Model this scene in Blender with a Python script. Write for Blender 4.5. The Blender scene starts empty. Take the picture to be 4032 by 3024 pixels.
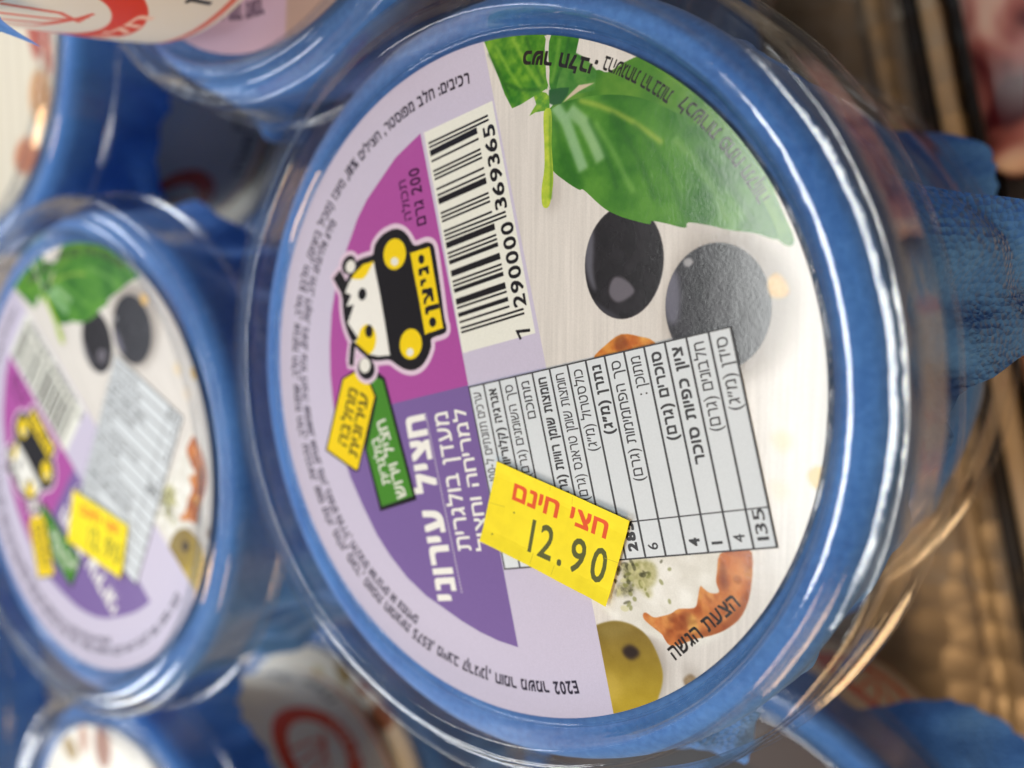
import bpy, math, random
import numpy as np
from mathutils import Matrix, Vector
R = math.radians
sc = bpy.context.scene
C = sc.collection

# ---------------------------------------------------------------- camera
# origin = centre of the front tub's label, z up, metres
cam_d = bpy.data.cameras.new('camera')
cam = bpy.data.objects.new('camera', cam_d); C.objects.link(cam)
cam.matrix_world = Matrix(((0.792885318, -0.059198005, 0.606488639, 0.07492653),
                           (0.0, 0.995270132, 0.0971461004, 0.01171296),
                           (-0.609370883, -0.0770257167, 0.789135075, 0.09306842),
                           (0, 0, 0, 1)))
cam_d.sensor_width = 36.0
cam_d.lens = 3500 / 4032 * 36
cam_d.clip_start = 0.002
cam_d.clip_end = 30
cam_d.dof.use_dof = True
cam_d.dof.focus_distance = 0.1095
cam_d.dof.aperture_fstop = 10.5
sc.camera = cam

# ---------------------------------------------------------------- world and lamps
w = bpy.data.worlds.new('World'); sc.world = w; w.use_nodes = True
bg = w.node_tree.nodes['Background']
# the shop round about: pale on the aisle's far side, dim towards the photographer and the shelf below
wn = w.node_tree; wtc = wn.nodes.new('ShaderNodeTexCoord'); wsx = wn.nodes.new('ShaderNodeSeparateXYZ')
wn.links.new(wtc.outputs['Generated'], wsx.inputs[0])
wmx = wn.nodes.new('ShaderNodeMapRange'); wmx.interpolation_type = 'SMOOTHSTEP'
for k, v in zip(('From Min', 'From Max', 'To Min', 'To Max'), (-.35, .75, 1.0, .22)): wmx.inputs[k].default_value = v
wmz = wn.nodes.new('ShaderNodeMapRange'); wmz.interpolation_type = 'SMOOTHSTEP'
for k, v in zip(('From Min', 'From Max', 'To Min', 'To Max'), (-.30, .25, .25, 1.0)): wmz.inputs[k].default_value = v
wmu = wn.nodes.new('ShaderNodeMath'); wmu.operation = 'MULTIPLY'
wm2 = wn.nodes.new('ShaderNodeMath'); wm2.operation = 'MULTIPLY'; wm2.inputs[1].default_value = 0.34
wn.links.new(wsx.outputs[0], wmx.inputs[0]); wn.links.new(wsx.outputs[2], wmz.inputs[0])
wn.links.new(wmx.outputs[0], wmu.inputs[0]); wn.links.new(wmz.outputs[0], wmu.inputs[1]); wn.links.new(wmu.outputs[0], wm2.inputs[0]); wn.links.new(wm2.outputs[0], bg.inputs[1])
bg.inputs[0].default_value = (0.66, 0.70, 0.80, 1)

def area(name, loc, target, sx, sy, power, col):
    d = bpy.data.lights.new(name, 'AREA'); d.shape = 'RECTANGLE'; d.size = sx; d.size_y = sy
    d.energy = power; d.color = col
    o = bpy.data.objects.new(name, d); C.objects.link(o)
    o.location = loc
    v = Vector(target) - Vector(loc)
    q = v.to_track_quat('-Z', 'Y'); o.rotation_euler = q.to_euler()
    return o
LAMPS = []
LAMPS.append(area('shop_strip_light', (-0.37, -0.04, 1.15), (0, 0, 0), 0.72, 0.13, 5.2, (0.97, 1.0, 0.98)))
LAMPS.append(area('far_strip_light', (-1.65, -0.05, 1.10), (0, 0, 0), 1.4, 0.07, 0.9, (0.86, 0.93, 1.0)))
LAMPS.append(area('side_fill_light', (-1.10, 1.25, 0.95), (0, 0, 0), 1.2, 0.35, 21, (0.95, 0.99, 1.0)))  # added fill lamp, brightens the labels without mirroring in the front one
LAMPS.append(area('other_side_fill_light', (-1.10, -1.25, 0.92), (0, 0, 0), 1.2, 0.35, 19, (0.94, 0.98, 1.0)))  # second added fill from the opposite side, no lamp known there
LAMPS.append(area('warm_shelf_light', (0.34, -0.55, 0.32), (0.03, -.04, -0.14), 0.28, 0.28, 3.4, (1.0, 0.66, 0.34)))

sc.render.engine = 'CYCLES'
sc.view_settings.view_transform = 'Standard'
sc.view_settings.look = 'None'
sc.view_settings.exposure = 0.0
sc.view_settings.gamma = 1.0
cy = sc.cycles
cy.max_bounces = 12; cy.transparent_max_bounces = 40; cy.diffuse_bounces = 4; cy.glossy_bounces = 6
cy.caustics_reflective = False; cy.caustics_refractive = False
cy.sample_clamp_indirect = 4.0
cy.use_denoising = True

# ---------------------------------------------------------------- flat print painter
_gl = {}
def glyph(ch):
    if ch in _gl: return _gl[ch]
    c = bpy.data.curves.new('glyph', 'FONT'); c.body = ch; c.dimensions = '2D'; c.fill_mode = 'NONE'; c.resolution_u = 3
    o = bpy.data.objects.new('glyph', c); C.objects.link(o)
    me = o.to_mesh()
    v = np.array([p.co[:2] for p in me.vertices] if me else [], float).reshape(-1, 2)
    e = np.array([p.vertices[:] for p in me.edges] if me else [], int).reshape(-1, 2)
    o.to_mesh_clear(); bpy.data.objects.remove(o); bpy.data.curves.remove(c)
    if len(v):
        x0, x1 = v[:, 0].min(), v[:, 0].max(); v = v - [x0, 0]; adv = x1 - x0 + 0.085
    else: adv = 0.30
    _gl[ch] = (v, e, adv)
    return _gl[ch]

def cat(pts, n=6, closed=True):
    """smooth closed outline through the points"""
    P = np.array(pts, float); out = []
    N = len(P)
    for i in range(N):
        a, b, c, d = P[(i - 1) % N], P[i], P[(i + 1) % N], P[(i + 2) % N]
        for k in range(n):
            t = k / n
            out.append(0.5 * ((2 * b) + (-a + c) * t + (2 * a - 5 * b + 4 * c - d) * t * t + (-a + 3 * b - 3 * c + d) * t ** 3))
    return np.array(out)

def ell(c, rx, ry, rot=0, n=48):
    t = np.linspace(0, 2 * np.pi, n, endpoint=False)
    x, y = rx * np.cos(t), ry * np.sin(t); s, q = math.sin(rot), math.cos(rot)
    return np.c_[c[0] + x * q - y * s, c[1] + x * s + y * q]

def ell3(c, a, b):
    """ellipse from its centre and the ends of two conjugate radii"""
    c, a, b = (np.array(p, float) for p in (c, a, b)); t = np.linspace(0, 2 * np.pi, 48, endpoint=False)[:, None]
    return c + (a - c) * np.cos(t) + (b - c) * np.sin(t)

def thick(pts, wd):
    P = np.array(pts, float); d = np.gradient(P, axis=0); d /= np.linalg.norm(d, axis=1)[:, None]
    n = np.c_[-d[:, 1], d[:, 0]] * wd / 2
    return np.r_[P + n, (P - n)[::-1]]

rng = np.random.default_rng(7)
def vnoise(h, w_, cell, seed=0, oct_=3):
    r = np.random.default_rng(seed); out = np.zeros((h, w_), np.float32); amp = 1.0; tot = 0
    for k in range(oct_):
        cy_, cx_ = (cell, cell) if np.isscalar(cell) else cell
        gh, gw = int(h / cy_) + 3, int(w_ / cx_) + 3
        g = r.random((gh, gw)).astype(np.float32)
        yy = np.arange(h) / cy_; xx = np.arange(w_) / cx_
        yi, xi = yy.astype(int), xx.astype(int); fy, fx = (yy - yi)[:, None], (xx - xi)[None, :]
        fy = fy * fy * (3 - 2 * fy); fx = fx * fx * (3 - 2 * fx)
        a = g[yi][:, xi]; b = g[yi][:, xi + 1]; c = g[yi + 1][:, xi]; d = g[yi + 1][:, xi + 1]
        out += amp * ((a * (1 - fx) + b * fx) * (1 - fy) + (c * (1 - fx) + d * fx) * fy).astype(np.float32)
        tot += amp; amp *= 0.5; cell = np.maximum(np.array(cell) / 2, 1.5) if not np.isscalar(cell) else max(cell / 2, 1.5)
    return out / tot

def blur(a, r):
    r = int(r)
    if r < 1: return a
    for _ in range(3):
        for ax in (0, 1):
            p = np.pad(a, [(r + 1, r) if k == ax else (0, 0) for k in (0, 1)], mode='edge').cumsum(axis=ax)
            a = (np.take(p, range(2 * r + 1, p.shape[ax]), ax) - np.take(p, range(0, p.shape[ax] - 2 * r - 1), ax)) / (2 * r + 1)
    return a

class Canvas:
    def __init__(s, N, lo, hi, base):
        s.lo = np.array(lo, float); s.hi = np.array(hi, float)
        s.k = N / (s.hi[0] - s.lo[0]); s.W = N; s.H = int(round((s.hi[1] - s.lo[1]) * s.k))
        s.a = np.empty((s.H, s.W, 3), np.float32); s.a[:] = base
    def cover(s, conts, edges=None, pad=0, sub=3):
        """non-zero coverage of directed contours (mm) -> (y0, x0, coverage array)"""
        if edges is None:
            A = []; B = []
            for c in conts:
                c = np.asarray(c, float); A.append(c); B.append(np.roll(c, -1, 0))
            A = np.concatenate(A); B = np.concatenate(B)
        else: A, B = edges
        A = (A - s.lo) * s.k; B = (B - s.lo) * s.k
        mn = np.minimum(A.min(0), B.min(0)); mx = np.maximum(A.max(0), B.max(0))
        x0 = max(0, int(mn[0]) - pad); y0 = max(0, int(mn[1]) - pad)
        x1 = min(s.W, int(mx[0]) + 2 + pad); y1 = min(s.H, int(mx[1]) + 2 + pad)
        if x1 <= x0 or y1 <= y0: return None
        W_ = x1 - x0; cov = np.zeros((y1 - y0, W_ + 2), np.float32)
        dy = B[:, 1] - A[:, 1]; ok = np.abs(dy) > 1e-9; A, B, dy = A[ok], B[ok], dy[ok]
        sg = np.sign(dy); ylo = np.minimum(A[:, 1], B[:, 1]); yhi = np.maximum(A[:, 1], B[:, 1])
        sl = (B[:, 0] - A[:, 0]) / dy
        for j in range(y1 - y0):
            for q in range(sub):
                y = y0 + j + (q + 0.5) / sub
                m = (ylo <= y) & (yhi > y)
                if not m.any(): continue
                xs = A[m, 0] + (y - A[m, 1]) * sl[m] - x0; sgm = sg[m]; o = np.argsort(xs); xs = xs[o]; wn = np.cumsum(sgm[o])
                for i in range(len(xs) - 1):
                    if wn[i] != 0:
                        a, b = min(max(xs[i], 0), W_), min(max(xs[i + 1], 0), W_)
                        if b <= a: continue
                        ia, ib = int(a), int(b)
                        if ia == ib: cov[j, ia] += (b - a) / sub
                        else:
                            cov[j, ia] += (ia + 1 - a) / sub
                            if ib > ia + 1: cov[j, ia + 1:ib] += 1 / sub
                            cov[j, ib] += (b - ib) / sub
        return y0, x0, np.clip(cov[:, :W_], 0, 1)
    def mix(s, y0, x0, m, col):
        h, w_ = m.shape; t = s.a[y0:y0 + h, x0:x0 + w_]
        if callable(col):
            Y, X = np.mgrid[y0:y0 + h, x0:x0 + w_]; col = col(X / s.k + s.lo[0], Y / s.k + s.lo[1])
        t += (np.asarray(col, np.float32) - t) * m[..., None]
    def fill(s, conts, col, alpha=1.0, soft=0.0, clip=None):
        if not isinstance(conts[0][0], (list, tuple, np.ndarray)): conts = [conts]
        pad = int(soft * s.k * 2.2) + 1
        r = s.cover(conts, pad=pad)
        if r is None: return
        y0, x0, m = r
        if soft: m = blur(m, soft * s.k * 0.6)
        if clip is not None: m = m * clip[y0:y0 + m.shape[0], x0:x0 + m.shape[1]]
        s.mix(y0, x0, m * alpha, col)
    def mask(s, conts, soft=0.0):
        if not isinstance(conts[0][0], (list, tuple, np.ndarray)): conts = [conts]
        z = np.zeros((s.H, s.W), np.float32); y0, x0, m = s.cover(conts)
        z[y0:y0 + m.shape[0], x0:x0 + m.shape[1]] = m
        return blur(z, soft * s.k * 0.6) if soft else z
    def put(s, ch, org, xa, ya, bold, col, alpha=1.0):
        v, e, adv = glyph(ch)
        if not len(v): return
        offs = [(0, 0)] if not bold else [(dx * bold, dy * bold) for dx in (-1, 0, 1) for dy in (-1, 0, 1)]
        acc = None
        A, B = [], []
        for dx, dy in offs:
            p = org + (v[:, :1] + dx) * xa + (v[:, 1:] + dy) * ya
            A.append(p[e[:, 0]]); B.append(p[e[:, 1]])
        r = s.cover(None, (np.concatenate(A), np.concatenate(B)))
        if r: s.mix(r[0], r[1], r[2] * alpha, col)
    def line(s, txt, p, col, bold=0.0, rtl=True, fit=True, alpha=1.0, track=0.0):
        """p = reading start, reading end (on the baseline), a point at letter-top height"""
        vis = visual(txt) if rtl else txt
        a, b, t = (np.array(q, float) for q in p)
        if rtl: a, b = b, a
        L = np.linalg.norm(b - a); x = (b - a) / L; y = np.array([-x[1], x[0]]); h = abs((t - a) @ y)
        em = h / ((0.59 if any('א' <= c <= 'ת' for c in txt) else 0.70) + 2 * bold)
        tot = sum(glyph(c)[2] + 2 * bold + track for c in vis) - 0.085 - track; sx = L / tot if len(vis) > 1 else em
        q = bold
        for c in vis:
            s.put(c, a + x * q * sx + y * bold * em, x * sx, y * em, bold, col, alpha); q += glyph(c)[2] + 2 * bold + track
    def arc(s, txt, pr, pl, h, col, bold=0.0, outward=True, rtl=True, alpha=1.0, r=None):
        """curved line about the canvas origin; pr / pl = right / left end of the visual text on the baseline"""
        vis = visual(txt) if rtl else txt
        ar, al = math.atan2(pr[1], pr[0]), math.atan2(pl[1], pl[0])
        r = r or (math.hypot(*pr) + math.hypot(*pl)) / 2
        if outward:
            while al < ar: al += 2 * math.pi
        else:
            while ar < al: ar += 2 * math.pi
        tot = sum(glyph(c)[2] + 2 * bold for c in vis); em = h / (0.59 + 2 * bold); sx = abs(al - ar) * r / tot
        q = 0.0
        for c in vis:
            g = glyph(c)[2] + 2 * bold; ang = al + (ar - al) * ((q + g * 0.5 - 0.04) / tot)
            up = np.array([math.cos(ang), math.sin(ang)]) * (1 if outward else -1)
            xa = np.array([up[1], -up[0]])
            org = np.array([math.cos(ang), math.sin(ang)]) * r - xa * (g * 0.5 - 0.04) * sx
            s.put(c, org, xa * sx, up * em, bold, col, alpha); q += g
    def image(s, name):
        im = bpy.data.images.new(name, s.W, s.H, alpha=False)
        px = np.ones((s.H, s.W, 4), np.float32); px[..., :3] = np.clip(s.a, 0, 1)
        im.pixels.foreach_set(px.ravel()); im.update(); im.pack()
        return im

def visual(t):
    """logical Hebrew with digit / latin runs -> left-to-right visual order"""
    out = []; i = 0; t = t.translate(str.maketrans('()', ')('))
    while i < len(t):
        if t[i].isascii() and t[i].isalnum():
            j = i
            while j < len(t) and t[j].isascii() and (t[j].isalnum() or t[j] in '%'): j += 1
            out.append(t[i:j]); i = j
        else: out.append(t[i]); i += 1
    return ''.join(reversed(out))

def c8(r, g, b): return (r / 255, g / 255, b / 255)
BLK = c8(26, 22, 24); YEL = c8(243, 212, 8); LAV = c8(201, 195, 217); WHT = c8(232, 232, 224)

def disc(r=45.4, n=200): return ell((0, 0), r, r, 0, n)

# ---- the roasted aubergine cheese label (front tub and the one behind it) ----
def paint_purple():
    c = Canvas(2300, (-46, -46), (46, 46), LAV)
    n1 = vnoise(c.H, c.W, (260, 9), 3); n2 = vnoise(c.H, c.W, 300, 5)
    # right of the chord: photograph of food on pale wood
    chord = [(-1.26,44.64),(19.63,-40.57)]
    a, b = np.array(chord[0]), np.array(chord[1]); d = (b - a) / np.linalg.norm(b - a); a2, b2 = a - d * 20, b + d * 20; nn = np.array([-d[1], d[0]])
    side = nn if nn[0] > 0 else -nn
    photo = [a2, b2, b2 + side * 80, a2 + side * 80]
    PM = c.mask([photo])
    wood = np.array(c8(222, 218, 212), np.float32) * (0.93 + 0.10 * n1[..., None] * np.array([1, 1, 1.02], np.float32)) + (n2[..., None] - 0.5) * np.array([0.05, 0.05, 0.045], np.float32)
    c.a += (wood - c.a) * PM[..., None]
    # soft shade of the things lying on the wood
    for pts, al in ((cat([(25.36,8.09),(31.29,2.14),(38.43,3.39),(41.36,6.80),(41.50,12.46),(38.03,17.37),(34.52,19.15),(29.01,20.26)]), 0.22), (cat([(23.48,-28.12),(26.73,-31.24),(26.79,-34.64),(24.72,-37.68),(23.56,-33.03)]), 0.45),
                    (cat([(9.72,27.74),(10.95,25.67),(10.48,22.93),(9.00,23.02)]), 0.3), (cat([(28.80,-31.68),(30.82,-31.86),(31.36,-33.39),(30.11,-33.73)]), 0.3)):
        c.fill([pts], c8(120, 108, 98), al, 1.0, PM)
    mott = lambda A, B, sd=1, cell=20: (lambda X, Y: np.array(A, np.float32) + (np.array(B, np.float32) - np.array(A, np.float32)) * np.clip(vnoise(X.shape[0], X.shape[1], cell, sd)[..., None] * 1.6 - 0.3, 0, 1))
    # black olives
    o1 = ell3(*[(20.21,15.83),(25.61,16.06),(20.20,9.12)]); o2 = ell3(*[(32.30,10.63),(38.65,10.67),(32.47,3.51)])
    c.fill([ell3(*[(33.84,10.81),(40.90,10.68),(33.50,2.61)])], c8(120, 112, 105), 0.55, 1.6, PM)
    c.fill([o2], mott(c8(30, 28, 33), c8(48, 46, 52), 4, 60), 1, 0.12)
    M2 = c.mask([o2])
    c.fill([cat([(25.48,12.53),(26.22,14.99),(27.41,14.27),(27.85,11.47),(27.51,9.01),(26.54,8.64),(25.71,10.41)])], c8(120, 120, 138), 0.75, 0.5, M2)
    c.fill([cat([(28.15,15.91),(28.90,16.15),(29.39,15.70),(28.92,15.20),(28.35,15.21)])], c8(165, 165, 168), 0.9, 0.15, M2)
    c.fill([o1], mott(c8(26, 22, 24), c8(40, 36, 40), 5, 40), 1, 0.12)
    M1 = c.mask([o1])
    c.fill([cat([(14.65,17.46),(14.97,19.68),(15.73,20.57),(16.08,18.89),(16.01,15.19),(16.48,12.58),(15.81,12.95),(15.01,14.83)])], c8(126, 128, 142), 0.65, 0.35, M1)
    c.fill([cat([(18.33,12.94),(19.06,14.12),(20.55,13.83),(21.82,12.55),(21.00,11.64),(19.53,11.09),(18.45,11.83)])], c8(112, 108, 118), 0.9, 0.2, M1)
    c.fill([cat([(16.05,11.46),(17.83,9.60),(19.98,9.26),(17.82,10.35)])], c8(90, 90, 104), 0.5, 0.3, M1)
    # nuts
    c.fill([cat([(38.07,12.96),(38.38,13.94),(39.22,14.25),(40.16,13.27),(40.45,12.14),(39.71,11.65),(38.53,11.82)])], mott(c8(196, 150, 78), c8(218, 184, 120), 2, 20), 0.95, 0.25)
    c.fill([cat([(43.20,-6.82),(43.98,-6.04),(44.80,-6.35),(44.71,-7.85),(44.07,-8.48),(43.37,-7.89)])], c8(214, 178, 96), 0.9, 0.2)
    c.fill([cat([(39.07,-3.39),(40.17,-2.60),(41.30,-3.18),(41.07,-4.58),(39.96,-4.98)])], c8(226, 206, 168), 0.8, 0.6)
    c.fill([cat([(38.93,-8.46),(40.34,-8.00),(41.22,-9.28),(39.85,-10.59)])], c8(228, 208, 180), 0.6, 0.7)
    # bread under the cheese
    crust = mott(c8(168, 84, 34), c8(216, 142, 78), 9, 34)
    c.fill([cat([(16.13,3.92),(17.87,5.87),(20.12,7.27),(22.74,7.03),(24.58,6.45),(26.64,3.66),(19.22,2.38)], 3)], mott(c8(190, 100, 30), c8(226, 160, 70), 11, 30), 1, 0.12)
    c.fill([cat([(19.16,6.47),(20.22,7.15),(21.09,5.98),(19.61,5.19)])], c8(120, 60, 25), 0.6, 0.3)
    c.fill([cat([(15.82,-22.23),(18.42,-22.49),(22.26,-19.55),(35.72,-15.78),(37.13,-16.88),(36.15,-23.37),(31.25,-28.68),(23.50,-29.10),(17.90,-27.38)])], mott(c8(214, 212, 202), c8(240, 240, 234), 8, 60), 1, 0.5, PM)
    bread = cat([(23.62,-26.66),(24.05,-26.42),(25.04,-26.78),(26.14,-26.39),(27.35,-25.81),(28.41,-24.98),(30.36,-24.45),(30.76,-23.38),(31.02,-21.74),(31.47,-21.88),(32.33,-22.26),(33.40,-21.90),(33.02,-20.83),(33.10,-19.43),(33.41,-17.43),(35.28,-16.65),(37.16,-16.54),(37.14,-20.90),(36.26,-23.92),(34.67,-25.81),(32.69,-27.16),(30.39,-28.22),(28.27,-29.50),(27.19,-29.67),(26.55,-29.05),(26.18,-28.58),(25.06,-28.04),(23.77,-27.31)], 3)
    c.fill([bread], crust, 1, 0.12)
    BM = c.mask([bread])
    c.fill([thick([(36.90,-16.92),(36.96,-20.94),(36.07,-23.73),(34.47,-25.58),(32.63,-26.84),(30.68,-27.75),(28.62,-28.99)], .9)], c8(132, 62, 26), .55, .35, BM)
    c.fill([cat([(29.44,-25.79),(30.18,-25.27),(30.83,-26.42),(30.48,-27.45),(29.72,-27.15)])], c8(226, 186, 96), .8, .4, BM)
    c.fill([cat([(33.67,-17.96),(34.18,-19.46),(34.45,-21.00),(33.87,-21.57),(33.43,-19.83)])], c8(108, 48, 22), .6, .4, BM)
    c.fill([cat([(34.86,-18.64),(36.01,-18.20),(36.32,-21.07),(35.43,-22.39),(34.80,-20.93)])], c8(232, 160, 90), .5, .8, BM)
    for k in range(110):
        q = np.array(bread[rng.integers(len(bread))]) + rng.normal(0, 2.2, 2)
        c.fill([ell(q, rng.uniform(.2, 1.0), rng.uniform(.2, .8), rng.uniform(0, 3))], [c8(120, 52, 20), c8(228, 168, 92), c8(200, 110, 50)][k % 3], 0.4, 0.25, BM)
    for pts, col in (([(21.73,-20.38),(23.35,-19.89),(25.08,-20.24),(25.30,-22.13),(23.95,-23.61),(22.32,-23.45),(21.48,-21.90)], (150, 148, 84)), ([(19.57,-24.51),(20.67,-23.29),(22.32,-23.45),(21.79,-24.55),(20.14,-25.14)], (74, 72, 48)), ([(20.65,-21.32),(21.74,-20.87),(22.04,-22.53),(20.95,-22.99)], (92, 92, 54)), ([(23.42,-23.96),(24.74,-23.45),(24.50,-24.47)], (170, 166, 120))):
        c.fill([cat(pts)], mott(c8(*col), c8(196, 192, 140), 13, 12), 0.85, 0.4)
    for k in range(60):
        q = np.array([(21.99,-22.33)][0]) + rng.normal(0, 2.0, 2); c.fill([ell(q, rng.uniform(.15, .6), rng.uniform(.15, .4), rng.uniform(0, 3))], [c8(60, 60, 34), c8(206, 204, 150), c8(120, 124, 60)][k % 3], 0.6, 0.1, PM)
    # green olive cut by the chord
    gol = cat([(15.02,-31.10),(16.92,-29.63),(19.34,-28.52),(21.57,-28.31),(23.50,-28.85),(24.86,-30.00),(25.95,-31.93),(26.41,-33.76),(26.03,-36.07),(25.00,-38.35),(22.59,-41.07),(18.08,-42.44),(15.70,-40.28)])
    def golc(X, Y):
        t = np.clip(([(15.09,-34.73)][0][1] - Y + 0.25 * (X - 15)) / 9 + 0.4, 0, 1)[..., None]
        return np.array(c8(128, 106, 40), np.float32) * (1 - t) + np.array(c8(184, 158, 42), np.float32) * t + (vnoise(X.shape[0], X.shape[1], 60, 21)[..., None] - .5) * 0.10
    c.fill([gol], golc, 1, 0.15, PM)
    GM = c.mask([gol]) * PM
    c.fill([cat([(17.71,-36.09),(19.43,-35.38),(20.86,-36.51),(20.32,-38.44),(18.62,-39.18)])], c8(206, 178, 84), 0.5, 1.0, GM)
    c.fill([cat([(20.79,-31.87),(21.75,-31.00),(22.85,-31.23),(23.14,-31.90),(22.19,-32.77),(21.22,-32.64)])], c8(40, 26, 22), 0.95, 0.35, GM)
    c.fill([cat([(17.06,-29.60),(19.62,-28.50),(21.85,-28.49),(20.21,-30.38),(17.37,-31.06)])], c8(150, 134, 72), 0.5, 0.8, GM)
    c.fill([cat([(29.14,-33.51),(30.09,-32.54),(30.98,-33.25),(29.87,-34.39)])], mott(c8(128, 106, 78), c8(160, 140, 108), 3, 20), 0.95, 0.2)
    # basil
    G1, G2, G3 = c8(38, 104, 26), c8(104, 166, 48), c8(22, 72, 26)
    leafB = [(8.95,34.32),(12.31,36.99),(16.00,38.74),(17.81,38.28),(20.20,39.11),(22.75,39.31),(27.48,37.19),(31.44,33.67),(36.39,27.98),(39.04,21.87),(40.91,17.59),(38.99,17.92),(33.54,24.83),(25.59,30.88),(16.95,34.86)]
    c.fill([cat(leafB, 4)], mott(c8(56, 118, 26), c8(96, 146, 44), 31, 60), 1, 0.06, PM)
    leafA = [(9.24,34.68),(8.86,32.76),(8.87,30.39),(9.72,27.74),(11.92,25.99),(13.83,24.87),(14.53,24.78),(16.63,23.04),(18.00,22.09),(19.80,21.27),(21.77,20.66),(23.71,20.19),(24.02,20.54),(25.79,20.18),(28.25,19.55),(28.63,20.13),(31.00,19.74),(33.69,19.05),(36.47,18.62),(39.07,17.86),(38.68,19.37),(37.83,21.11),(35.37,25.36),(31.54,29.34),(27.59,32.07),(23.04,34.43),(19.17,35.50),(15.12,35.85),(11.37,35.58)]
    def leafc(X, Y):
        n = vnoise(X.shape[0], X.shape[1], 90, 41)[..., None]; m = vnoise(X.shape[0], X.shape[1], 16, 42)[..., None]
        return np.array(c8(40, 104, 18), np.float32) + (np.array(c8(86, 146, 44), np.float32) - np.array(c8(40, 104, 18), np.float32)) * np.clip(n * 1.5 - 0.25 + (m - .5) * .35, 0, 1)
    c.fill([cat(leafA, 4)], leafc, 1, 0.06, PM)
    LM = c.mask([cat(leafA, 4)])
    for p, wd, col, al in (([(10.17,35.44),(11.87,33.20),(13.08,30.36),(14.51,27.14)], 1.5, (170, 206, 170), .7), ([(12.33,34.69),(14.46,32.90),(15.86,30.45),(17.03,28.06)], 1.6, (176, 208, 172), .65), ([(16.07,32.71),(18.36,29.44),(20.17,26.28),(21.51,23.94)], .7, (130, 180, 90), .5),
                           ([(13.74,35.56),(16.50,34.63),(19.19,33.36),(21.38,32.09),(23.53,30.57),(25.21,29.30)], .45, (176, 190, 80), .85), ([(15.15,33.20),(17.01,29.96),(18.39,27.00),(19.31,24.47)], .5, (34, 92, 24), .6), ([(18.31,33.57),(20.55,30.34),(22.75,26.80),(24.29,23.01)], .6, (40, 98, 26), .55),
                           ([(21.39,31.90),(24.40,28.48),(26.52,25.03),(27.80,21.70)], .6, (44, 104, 30), .5), ([(10.42,33.37),(10.92,30.58),(12.14,27.73),(13.82,25.45)], .6, (40, 100, 26), .5), ([(26.63,29.69),(29.28,26.94),(31.68,23.58),(33.29,19.98)], .8, (150, 186, 120), .35),
                           ([(29.64,28.32),(33.17,24.51),(35.48,21.25),(37.00,18.94)], .8, (40, 96, 34), .5), ([(16.95,35.42),(20.26,35.17),(23.46,34.74)], .5, (40, 96, 30), .5)):
        c.fill([thick(cat(p, 5)[:-5] if False else np.array(p), wd)], c8(*col), al, 0.35, LM)
    leafC = [(-1.28,45.42),(-1.01,44.76),(0.06,42.55),(1.26,40.14),(2.32,37.76),(3.50,35.89),(4.92,36.21),(6.95,36.94),(8.19,37.37),(8.98,37.45),(9.22,38.20),(8.80,39.82),(8.62,42.57),(8.90,44.45),(3.62,45.38)]
    c.fill([np.array(leafC)], mott(c8(40, 112, 26), c8(112, 166, 44), 51, 30), 1, 0.06, PM)
    leafD = [(9.63,44.13),(13.90,43.58),(13.22,41.05),(12.30,39.10),(11.12,37.93),(10.89,36.42),(9.92,36.55),(9.23,37.81),(9.36,39.73),(9.16,41.51),(9.27,43.23)]
    c.fill([np.array(leafD)], mott(c8(44, 110, 28), c8(86, 146, 44), 52, 30), 1, 0.06, PM)
    c.fill([np.array([(10.87,39.51),(13.22,41.24),(14.62,40.45),(16.23,38.70),(16.03,36.48),(12.32,36.23),(10.40,37.26)])], mott(c8(52, 116, 36), c8(96, 150, 60), 53, 30), 1, 0.1, PM)
    c.fill([np.array([(12.32,36.42),(13.72,37.37),(16.02,37.33),(13.73,36.61),(11.37,35.58)])], c8(206, 190, 166), 1, 0.08, PM)
    c.fill([np.array([(9.30,37.41),(10.88,37.42),(12.31,37.28),(12.08,36.45),(11.13,35.51),(9.92,35.48),(9.19,35.86)])], c8(26, 84, 34), 1, 0.1, PM)
    c.fill([np.array([(6.95,36.94),(8.44,37.53),(9.31,36.63),(9.44,34.66),(8.45,34.97),(7.21,34.93),(6.25,34.61),(6.70,35.19),(7.33,35.91)])], mott(c8(70, 140, 30), c8(150, 186, 40), 54, 14), 1, 0.06, PM)
    stem = [(8.58,34.96),(9.56,35.03),(9.74,33.05),(9.70,30.70),(9.97,27.52),(9.93,25.55),(9.37,23.16),(8.38,23.22),(8.19,25.27),(8.61,27.84),(8.59,30.81),(8.46,33.20)]
    c.fill([cat(stem, 4)], mott(c8(150, 184, 46), c8(196, 210, 70), 55, 20), 1, 0.06, PM)
    c.fill([thick([(9.44,34.26),(9.46,30.73),(9.67,27.55),(9.62,23.98)], .35)], c8(90, 140, 30), .6, 0.15, PM)
    for p, wd, col in (([(0.74,44.27),(3.11,40.47),(5.43,37.54)], .5, (140, 186, 60)), ([(3.62,44.58),(5.68,41.08),(7.94,37.99)], .6, (150, 190, 64)), ([(-0.34,43.43),(1.53,40.30),(3.10,37.46)], .4, (30, 86, 28)), ([(5.67,44.43),(6.94,41.28),(8.44,38.31)], .4, (36, 92, 30)),
                       ([(10.84,43.35),(10.38,40.74),(9.66,38.14)], .5, (120, 170, 60)), ([(12.27,43.30),(11.58,40.55),(10.39,38.42)], .4, (34, 88, 34)), ([(2.32,39.18),(4.92,38.01),(7.95,37.60)], .4, (30, 84, 30))):
        c.fill([thick(p, wd)], c8(*col), 0.6, 0.25, PM)
    c.fill([np.array([(8.54,44.09),(9.44,43.94),(9.05,43.08)])], c8(214, 208, 198), 1, 0.05, PM)
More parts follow.
